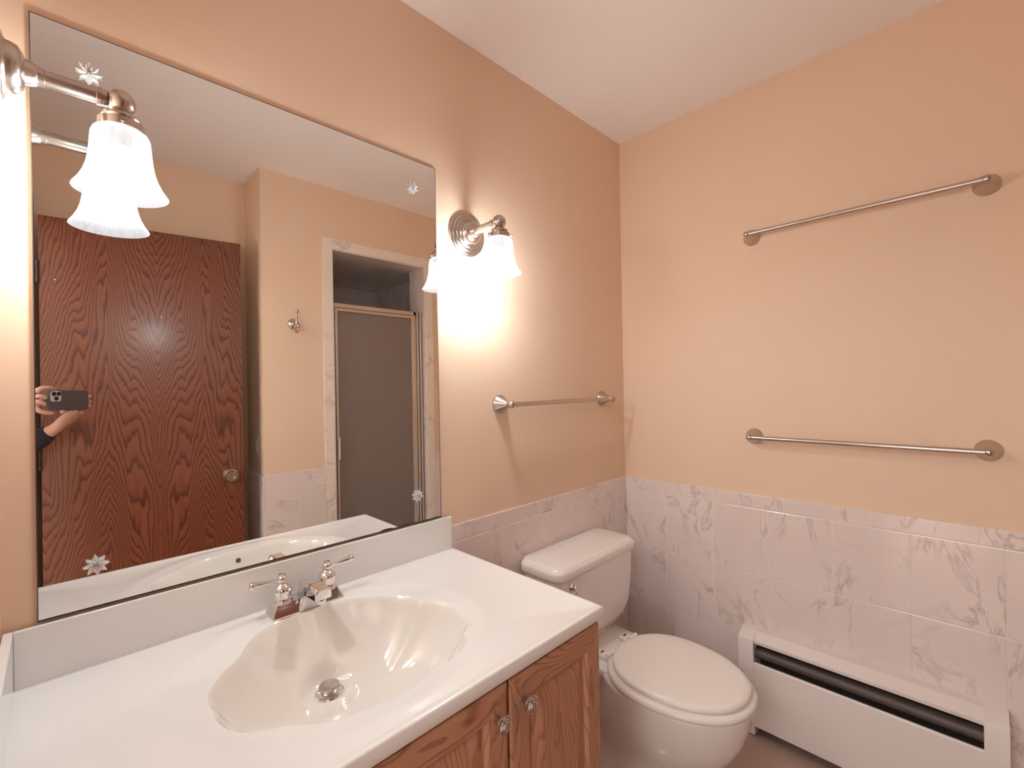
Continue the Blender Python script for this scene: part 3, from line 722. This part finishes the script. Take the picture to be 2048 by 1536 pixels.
# neck that carries the tank
rings(bm, [rrect(TX-0.10, TX+0.10, -0.165, -0.045, 0.03, 0.366), rrect(TX-0.10, TX+0.10, -0.165, -0.045, 0.03, 0.397)])
link('bowl', bm, M_china, to, smooth=True, angle=60)
bm = BM()
rings(bm, [oval(0.368, -0.275, -0.705, 0.185), oval(0.372, -0.268, -0.712, 0.192), oval(0.379, -0.267, -0.714, 0.194), oval(0.386, -0.270, -0.711, 0.191), oval(0.3905, -0.277, -0.702, 0.183), oval(0.391, -0.30, -0.66, 0.150)])
link('seat_ring', bm, M_seat, to, smooth=True, angle=70)
bm = BM()
rings(bm, [oval(0.391, -0.290, -0.690, 0.168), oval(0.393, -0.284, -0.698, 0.174), oval(0.400, -0.283, -0.700, 0.176), oval(0.407, -0.286, -0.696, 0.172), oval(0.4105, -0.294, -0.684, 0.162), oval(0.4125, -0.32, -0.65, 0.13), oval(0.4135, -0.40, -0.55, 0.06)])
link('seat_lid', bm, M_seat, to, smooth=True, angle=70)
for s in (-1, 1):
    bm = BM(); x = TX+s*0.072
    rings(bm, [rrect(x-0.020, x+0.020, -0.292, -0.232, 0.006, 0.372), rrect(x-0.020, x+0.020, -0.292, -0.232, 0.006, 0.384), rrect(x-0.015, x+0.015, -0.286, -0.238, 0.006, 0.389)])
    lathe(bm, [(0.007, -0.022), (0.007, 0.022)], 16, 'x', (x, -0.282, 0.394))
    h_ = reg(link('seat_hinge', bm, M_seat, to, smooth=True, angle=40), to)
    b2 = BM(); box(b2, x-0.009, x+0.009, -0.252, -0.245, 0.3885, 0.3895); link('slot', b2, M_crack, h_)
    bm = BM(); xx = TX+s*0.098
    lathe(bm, [(0.014, 0.0), (0.0145, 0.012), (0.011, 0.022), (0.0, 0.025)], 20, 'z', (xx, -0.325, 0.018)); link('bolt_cap', bm, M_seat, to, smooth=True)

# ------------------------------------------------------------ baseboard heater
HY0, HY1, HX = -1.219, -0.524, -0.085
he = thing('baseboard_heater', 'white enamelled baseboard heater below the tiled wall', 'heater', (-0.04, (HY0+HY1)/2, 0))
bm = BM()      # back plate with rolled top hood
def prism(bm, prof, y0, y1):
    rings(bm, [[(x, y0, z) for x, z in prof], [(x, y1, z) for x, z in prof]])
B = -TT
prism(bm, [(B, 0.03), (B, 0.372), (-0.040, 0.372), (HX+0.004, 0.352), (HX+0.006, 0.340), (HX+0.0075, 0.340), (HX+0.006, 0.351), (-0.039, 0.370), (B-0.002, 0.370), (B-0.002, 0.03)], HY0+0.03, HY1-0.03)
link('hood', bm, M_enam, he)
bm = BM()
prism(bm, [(HX, 0.038), (HX, 0.268), (HX+0.003, 0.273), (HX+0.012, 0.271), (HX+0.012, 0.268), (HX+0.004, 0.266), (HX+0.003, 0.262), (HX+0.002, 0.038)], HY0+0.02, HY1-0.02)
link('front_panel', bm, M_enam, he)
for y0, y1, lo, hi in ((HY1-0.052, HY1, 0.230, HY1-0.050), (HY0, HY0+0.050, 0.230, HY0)):
    bm = BM()
    x = HX-0.003
    prism(bm, [(B, 0.004), (B, 0.374), (-0.041, 0.374), (x+0.003, 0.355), (x, 0.346), (x, 0.232), (x+0.004, 0.230), (x+0.004, 0.004)], y0, y1)
    link('end_cap', bm, M_enam, he, bevel=0.0012)
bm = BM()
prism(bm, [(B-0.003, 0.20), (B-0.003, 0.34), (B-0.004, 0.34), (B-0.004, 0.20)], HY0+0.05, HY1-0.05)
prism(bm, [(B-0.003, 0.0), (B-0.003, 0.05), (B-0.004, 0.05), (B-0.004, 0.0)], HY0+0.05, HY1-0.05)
link('inner_shade_plate', bm, M_heater_shade, he)  # dark sheets painted in for the shade inside and under the heater
bm = BM(); rings(bm, [[(-0.047+0.024*math.cos(a)*1.0, y, 0.298+0.020*math.sin(a)) for a in [2*PI*i/20 for i in range(20)]] for y in (HY0+0.05, HY1-0.05)])
link('damper', bm, M_tube, he, smooth=True, angle=60)
bm = BM()
for i in range(90):
    y = HY0+0.06+i*(HY1-HY0-0.12)/89
    box(bm, -0.075, -0.018, y-0.0003, y+0.0003, 0.13, 0.20)
tube(bm, [(-0.046, HY0+0.05, 0.165), (-0.046, HY1-0.05, 0.165)], 0.011, 12)
link('fin_element', bm, M_tube, he)
bm = BM(); lathe(bm, [(0.0035, 0), (0.0035, 0.002), (0.0, 0.003)], 12, '-x', (HX, HY1-0.012, 0.222)); link('screw', bm, M_dull, he)

# ------------------------------------------------------------ robe hook and light switch (seen in the mirror)
HS = 1.35
hk = thing('robe_hook', 'small nickel double robe hook on the wall left of the shower', 'hook', (-1.003, YR, 1.655))
bm = BM()
prof = [(0.021, 0.0), (0.021, 0.004), (0.019, 0.008), (0.014, 0.012), (0.009, 0.016), (0.0, 0.018)]
lathe(bm, prof, 32, 'y'); 
bmesh.ops.scale(bm, vec=(HS, HS, HS), verts=bm.verts); link('rosette', bm, M_nickel, hk, smooth=True, local=True)
bm = BM()
pth = smoothpath([(0.0, 0.014, -0.006), (0.0, 0.030, -0.012), (0, 0.036, 0.012), (0, 0.042, 0.040)], 6)
tube(bm, pth, 0.0035, 12)
lathe(bm, [(0.007*math.sin(a), -0.007*math.cos(a)) for a in [PI*i/10 for i in range(11)]], 16, 'z', (0, 0.043, 0.046))
pth = smoothpath([(0.0, 0.012, -0.004), (0.0, 0.022, -0.026), (0, 0.036, -0.037), (0, 0.050, -0.031), (0, 0.054, -0.018)], 6)
tube(bm, pth, 0.0040, 12)
lathe(bm, [(0.0075*math.sin(a), -0.0075*math.cos(a)) for a in [PI*i/10 for i in range(11)]], 16, 'z', (0, 0.055, -0.013))
bmesh.ops.scale(bm, vec=(HS, HS, HS), verts=bm.verts); link('prongs', bm, M_nickel, hk, smooth=True, local=True)
sw = thing('light_switch', 'pale rocker light switch plate on the wall return beside the door', 'switch', (XB, -1.493, 1.02))
bm = BM(); box(bm, -0.006, 0, -0.035, 0.035, -0.0575, 0.0575); link('plate', bm, M_switch, sw, local=True, bevel=0.003)
bm = BM(); box(bm, -0.010, -0.005, -0.016, 0.016, -0.033, 0.033); link('rocker', bm, M_switch, sw, local=True, bevel=0.002)

# ------------------------------------------------------------ phone held at the lens
def PL(r, u, f): return CAM + RT*r + UP*u + FW*f       # position relative to the lens
ph = thing('smartphone', 'dark grey smartphone held sideways in two hands, seen in the mirror', 'phone', tuple(PL(0.055, -0.012, -0.012)))
def phbox(bm, r0, r1, u0, u1, f0, f1, rad, n=5):
    ring = rrect(r0, r1, u0, u1, rad, 0, n)
    rings(bm, [[PL(p[0], p[1], f) for p in ring] for f in (f0, f1)])
bm = BM(); phbox(bm, -0.014, 0.135, -0.060, 0.013, -0.0155, -0.0065, 0.010)
link('body', bm, M_phone, ph, bevel=0.0015)
bm = BM(); phbox(bm, -0.0105, 0.0275, -0.0275, 0.0105, -0.0065, -0.0048, 0.008)
isl = reg(link('camera_island', bm, M_island, ph, bevel=0.0005), ph)
for r, u in ((0.0, 0.0), (0.0175, 0.0), (0.0088, -0.0170)):
    bm = BM()
    rings(bm, [[PL(r+rr*math.cos(2*PI*i/24), u+rr*math.sin(2*PI*i/24), f) for i in range(24)] for rr, f in ((0.0075, -0.0048), (0.0075, -0.0030), (0.0065, -0.0026), (0.0062, -0.0034))], True, True)
    link('lens', bm, M_lens, isl, smooth=True)
bm = BM(); phbox(bm, -0.011, 0.132, -0.057, 0.010, -0.0159, -0.0155, 0.008)
link('screen', bm, M_lens, ph)

# ------------------------------------------------------------ person holding the phone, standing in the doorway
def skin_mesh(name, m, parent, verts, edges, radii, root=0, sub=2):
    me = bpy.data.meshes.new(name); me.from_pydata([tuple(v) for v in verts], edges, []); me.materials.append(m)
    o = bpy.data.objects.new(name, me); COL.objects.link(o)
    sk = o.modifiers.new('skin', 'SKIN')
    sk.use_smooth_shade = True
    for i, r in enumerate(radii):
        d = me.skin_vertices[0].data[i]; d.radius = r if isinstance(r, tuple) else (r, r); d.use_root = (i == root)
    s = o.modifiers.new('sub', 'SUBSURF'); s.levels = sub; s.render_levels = sub
    if parent is not None:
        o.parent = parent; o.matrix_parent_inverse = Matrix.Translation(-Vector(PLOC))
    return o
PLOC = (-2.36, -1.37, 0)
pe = thing('person', 'person in a dark sweater holding up the phone, hands seen in the mirror', 'person', PLOC)
def BW(l, b, z):      # body frame: l to the person's right, b behind, z up; faces along the lens direction
    f2 = Vector((FW.x, FW.y, 0)).normalized(); r2 = Vector((RT.x, RT.y, 0)).normalized()
    return Vector(PLOC) + r2*l - f2*b + Vector((0, 0, z))
wrR, wrL = PL(0.050, -0.118, -0.036), PL(-0.030, -0.060, -0.085)
elR, elL = BW(0.17, -0.16, 1.00), BW(-0.17, -0.24, 1.05)
shR, shL = BW(0.185, 0.02, 1.36), BW(-0.185, 0.02, 1.36)
V = [BW(0, 0, 0.92), BW(0, 0, 1.05), BW(0, 0, 1.20), BW(0, 0.01, 1.34), BW(0, 0.0, 1.44), BW(0, -0.03, 1.52),
     BW(0.10, 0.01, 1.38), shR, BW(-0.10, 0.01, 1.38), shL, elR, wrR, elL, wrL,
     BW(0.095, 0, 0.86), BW(0.11, -0.02, 0.47), BW(0.12, 0.02, 0.09), BW(0.13, -0.14, 0.045),
     BW(-0.095, 0, 0.86), BW(-0.11, -0.02, 0.47), BW(-0.12, 0.02, 0.09), BW(-0.13, -0.14, 0.045)]
E_ = [(0, 1), (1, 2), (2, 3), (3, 4), (4, 5), (3, 6), (6, 7), (3, 8), (8, 9), (7, 10), (10, 11), (9, 12), (12, 13), (0, 14), (14, 15), (15, 16), (16, 17), (0, 18), (18, 19), (19, 20), (20, 21)]
Rd = [(0.11, 0.08), (0.12, 0.09), (0.15, 0.11), (0.15, 0.11), 0.055, 0.05, 0.09, 0.07, 0.09, 0.07, 0.045, 0.020, 0.045, 0.020, 0.07, 0.058, 0.04, 0.035, 0.07, 0.058, 0.04, 0.035]
body = skin_mesh('body', M_skin, pe, V, E_, Rd)
# sweater over torso and arms
Vs = [BW(0, 0, 0.84), V[1], V[2], V[3], V[4]-Vector((0, 0, 0.02)), V[6], V[7], V[8], V[9], V[10], V[11]-(V[11]-V[10])*0.07, V[12], V[13]-(V[13]-V[12])*0.07]
Es = [(0, 1), (1, 2), (2, 3), (3, 4), (3, 5), (5, 6), (3, 7), (7, 8), (6, 9), (9, 10), (8, 11), (11, 12)]
skin_mesh('sweater', M_sweater, pe, Vs, Es, [(0.175, 0.13), (0.165, 0.125), (0.175, 0.13), (0.17, 0.125), 0.07, 0.105, 0.088, 0.105, 0.088, 0.060, 0.036, 0.060, 0.036])
Vt = [BW(0, 0, 0.95), BW(0, 0, 0.90), V[14], V[15], V[16]+Vector((0, 0, 0.02)), V[18], V[19], V[20]+Vector((0, 0, 0.02))]
skin_mesh('trousers', M_jeans, pe, Vt, [(0, 1), (1, 2), (2, 3), (3, 4), (1, 5), (5, 6), (6, 7)], [(0.165, 0.125), (0.165, 0.125), 0.105, 0.072, 0.058, 0.105, 0.072, 0.058])
for s in (-1, 1):
    skin_mesh('shoe', M_black, pe, [BW(s*0.12, 0.05, 0.05), BW(s*0.125, -0.06, 0.05), BW(s*0.135, -0.19, 0.04)], [(0, 1), (1, 2)], [(0.045, 0.045), (0.045, 0.048), (0.036, 0.03)])
# head with face
hc = BW(0, -0.05, 1.625)
bm = BM(); bmesh.ops.create_icosphere(bm, subdivisions=4, radius=1.0)
f2 = Vector((FW.x, FW.y, 0)).normalized(); r2 = Vector((RT.x, RT.y, 0)).normalized()
for v in bm.verts:
    x, y, z = v.co                       # x right, y forward, z up
    jaw = 1-0.28*max(0, -z)**1.3
    nose = 0.20*math.exp(-((x/0.16)**2+((z+0.08)/0.22)**2)) if y > 0 else 0
    brow = 0.05*math.exp(-((z-0.22)/0.10)**2) if y > 0 else 0
    eye = -0.09*sum(math.exp(-(((x-s*0.38)/0.16)**2+((z-0.08)/0.10)**2)) for s in (-1, 1)) if y > 0 else 0
    mouth = -0.05*math.exp(-((x/0.28)**2+((z+0.50)/0.05)**2)) if y > 0 else 0
    lips = 0.05*math.exp(-((x/0.30)**2+((z+0.50)/0.14)**2)) if y > 0 else 0
    y2 = y*(0.95 if y > 0 else 1.05)+nose+brow+eye+mouth+lips
    v.co = hc + r2*(x*0.075*jaw) + f2*(y2*0.095) + Vector((0, 0, z*0.118))
for s in (-1, 1):
    b_ = bmesh.ops.create_uvsphere(bm, u_segments=12, v_segments=8, radius=1.0)
    for v in b_['verts']: 
        x, y, z = v.co; v.co = hc + r2*(s*0.078+x*0.009) + f2*(y*0.018-0.008) + Vector((0, 0, z*0.032+0.0))
link('head', bm, M_skin, pe, smooth=True, angle=0)
for s in (-1, 1):
    bm = BM(); b_ = bmesh.ops.create_uvsphere(bm, u_segments=12, v_segments=8, radius=0.012)
    for v in b_['verts']: v.co = v.co + hc + r2*(s*0.029) + f2*0.080 + Vector((0, 0, 0.010))
    link('eye', bm, M_island, pe, smooth=True, angle=0)
bm = BM(); bmesh.ops.create_icosphere(bm, subdivisions=3, radius=1.0)
for v in list(bm.verts):
    if v.co.z < -0.15 or (v.co.y > 0.35 and v.co.z < 0.45): bm.verts.remove(v)
for v in bm.verts:
    x, y, z = v.co; v.co = hc + r2*(x*0.083) + f2*(y*0.105-0.004) + Vector((0, 0, z*0.127+0.004))
link('hair', bm, M_hair, pe, smooth=True, angle=0)
# hands: palm plus four fingers and a thumb each, closed on the phone
def hand(name, wrist, elbow, palm_pts, palm_r, fingers, label):
    vs = [wrist + (elbow-wrist)*0.13, wrist] + palm_pts; n0 = len(vs)
    ed = [(i, i+1) for i in range(n0-1)]
    o = skin_mesh(name, M_skin, pe, vs, ed, [(0.022, 0.020), (0.025, 0.020)] + palm_r, 0, 2)
    o['label'] = label
    for nm, pts, rr in fingers:
        f_ = skin_mesh(nm, M_skin, None, pts, [(i, i+1) for i in range(len(pts)-1)], rr, 0, 2)
        f_.parent = o
    return o
hand('hand', wrR, elR, [PL(0.060, -0.100, -0.030), PL(0.086, -0.086, -0.026), PL(0.112, -0.072, -0.024)], [(0.034, 0.018), (0.036, 0.017), (0.028, 0.014)],
     [('finger', [PL(0.105, -0.055, -0.030), PL(0.132, -0.030, -0.026), PL(0.146, -0.012, -0.017), PL(0.143, -0.005, -0.004)], [0.010, 0.0095, 0.0088, 0.0072]),
      ('finger', [PL(0.110, -0.062, -0.028), PL(0.136, -0.042, -0.026), PL(0.147, -0.030, -0.016), PL(0.143, -0.028, -0.003)], [0.010, 0.0095, 0.0088, 0.0072]),
      ('finger', [PL(0.108, -0.070, -0.026), PL(0.134, -0.056, -0.024), PL(0.146, -0.046, -0.015), PL(0.142, -0.044, -0.004)], [0.0098, 0.009, 0.0082, 0.0068]),
      ('finger', [PL(0.098, -0.076, -0.024), PL(0.112, -0.073, -0.014), PL(0.106, -0.069, -0.004)], [0.009, 0.008, 0.0065]),
      ('thumb', [PL(0.070, -0.075, -0.045), PL(0.085, -0.052, -0.036), PL(0.092, -0.032, -0.027), PL(0.094, -0.018, -0.023)], [0.013, 0.011, 0.0095, 0.008])],
     'right hand cupped under the phone')
hand('hand', wrL, elL, [PL(-0.036, -0.045, -0.062), PL(-0.042, -0.028, -0.042), PL(-0.040, -0.014, -0.028)], [(0.022, 0.030), (0.020, 0.032), (0.015, 0.028)],
     [('finger', [PL(-0.040, 0.004, -0.030), PL(-0.030, 0.020, -0.020), PL(-0.012, 0.0215, -0.013), PL(0.004, 0.0215, -0.012)], [0.010, 0.009, 0.0082, 0.0068]),
      ('finger', [PL(-0.042, -0.010, -0.028), PL(-0.034, -0.006, -0.016), PL(-0.023, -0.012, -0.012), PL(-0.021, -0.020, -0.013)], [0.010, 0.009, 0.0080, 0.0070]),
      ('finger', [PL(-0.042, -0.026, -0.030), PL(-0.036, -0.028, -0.018), PL(-0.024, -0.034, -0.013), PL(-0.021, -0.042, -0.014)], [0.010, 0.009, 0.0080, 0.0070]),
      ('finger', [PL(-0.038, -0.044, -0.036), PL(-0.028, -0.062, -0.024), PL(-0.010, -0.068, -0.015), PL(0.006, -0.068, -0.012)], [0.010, 0.009, 0.0080, 0.0068]),
      ('thumb', [PL(-0.034, -0.040, -0.055), PL(-0.024, -0.030, -0.040), PL(-0.012, -0.022, -0.028), PL(0.002, -0.018, -0.025)], [0.013, 0.011, 0.0095, 0.008])],
     'left hand gripping the lens end of the phone')
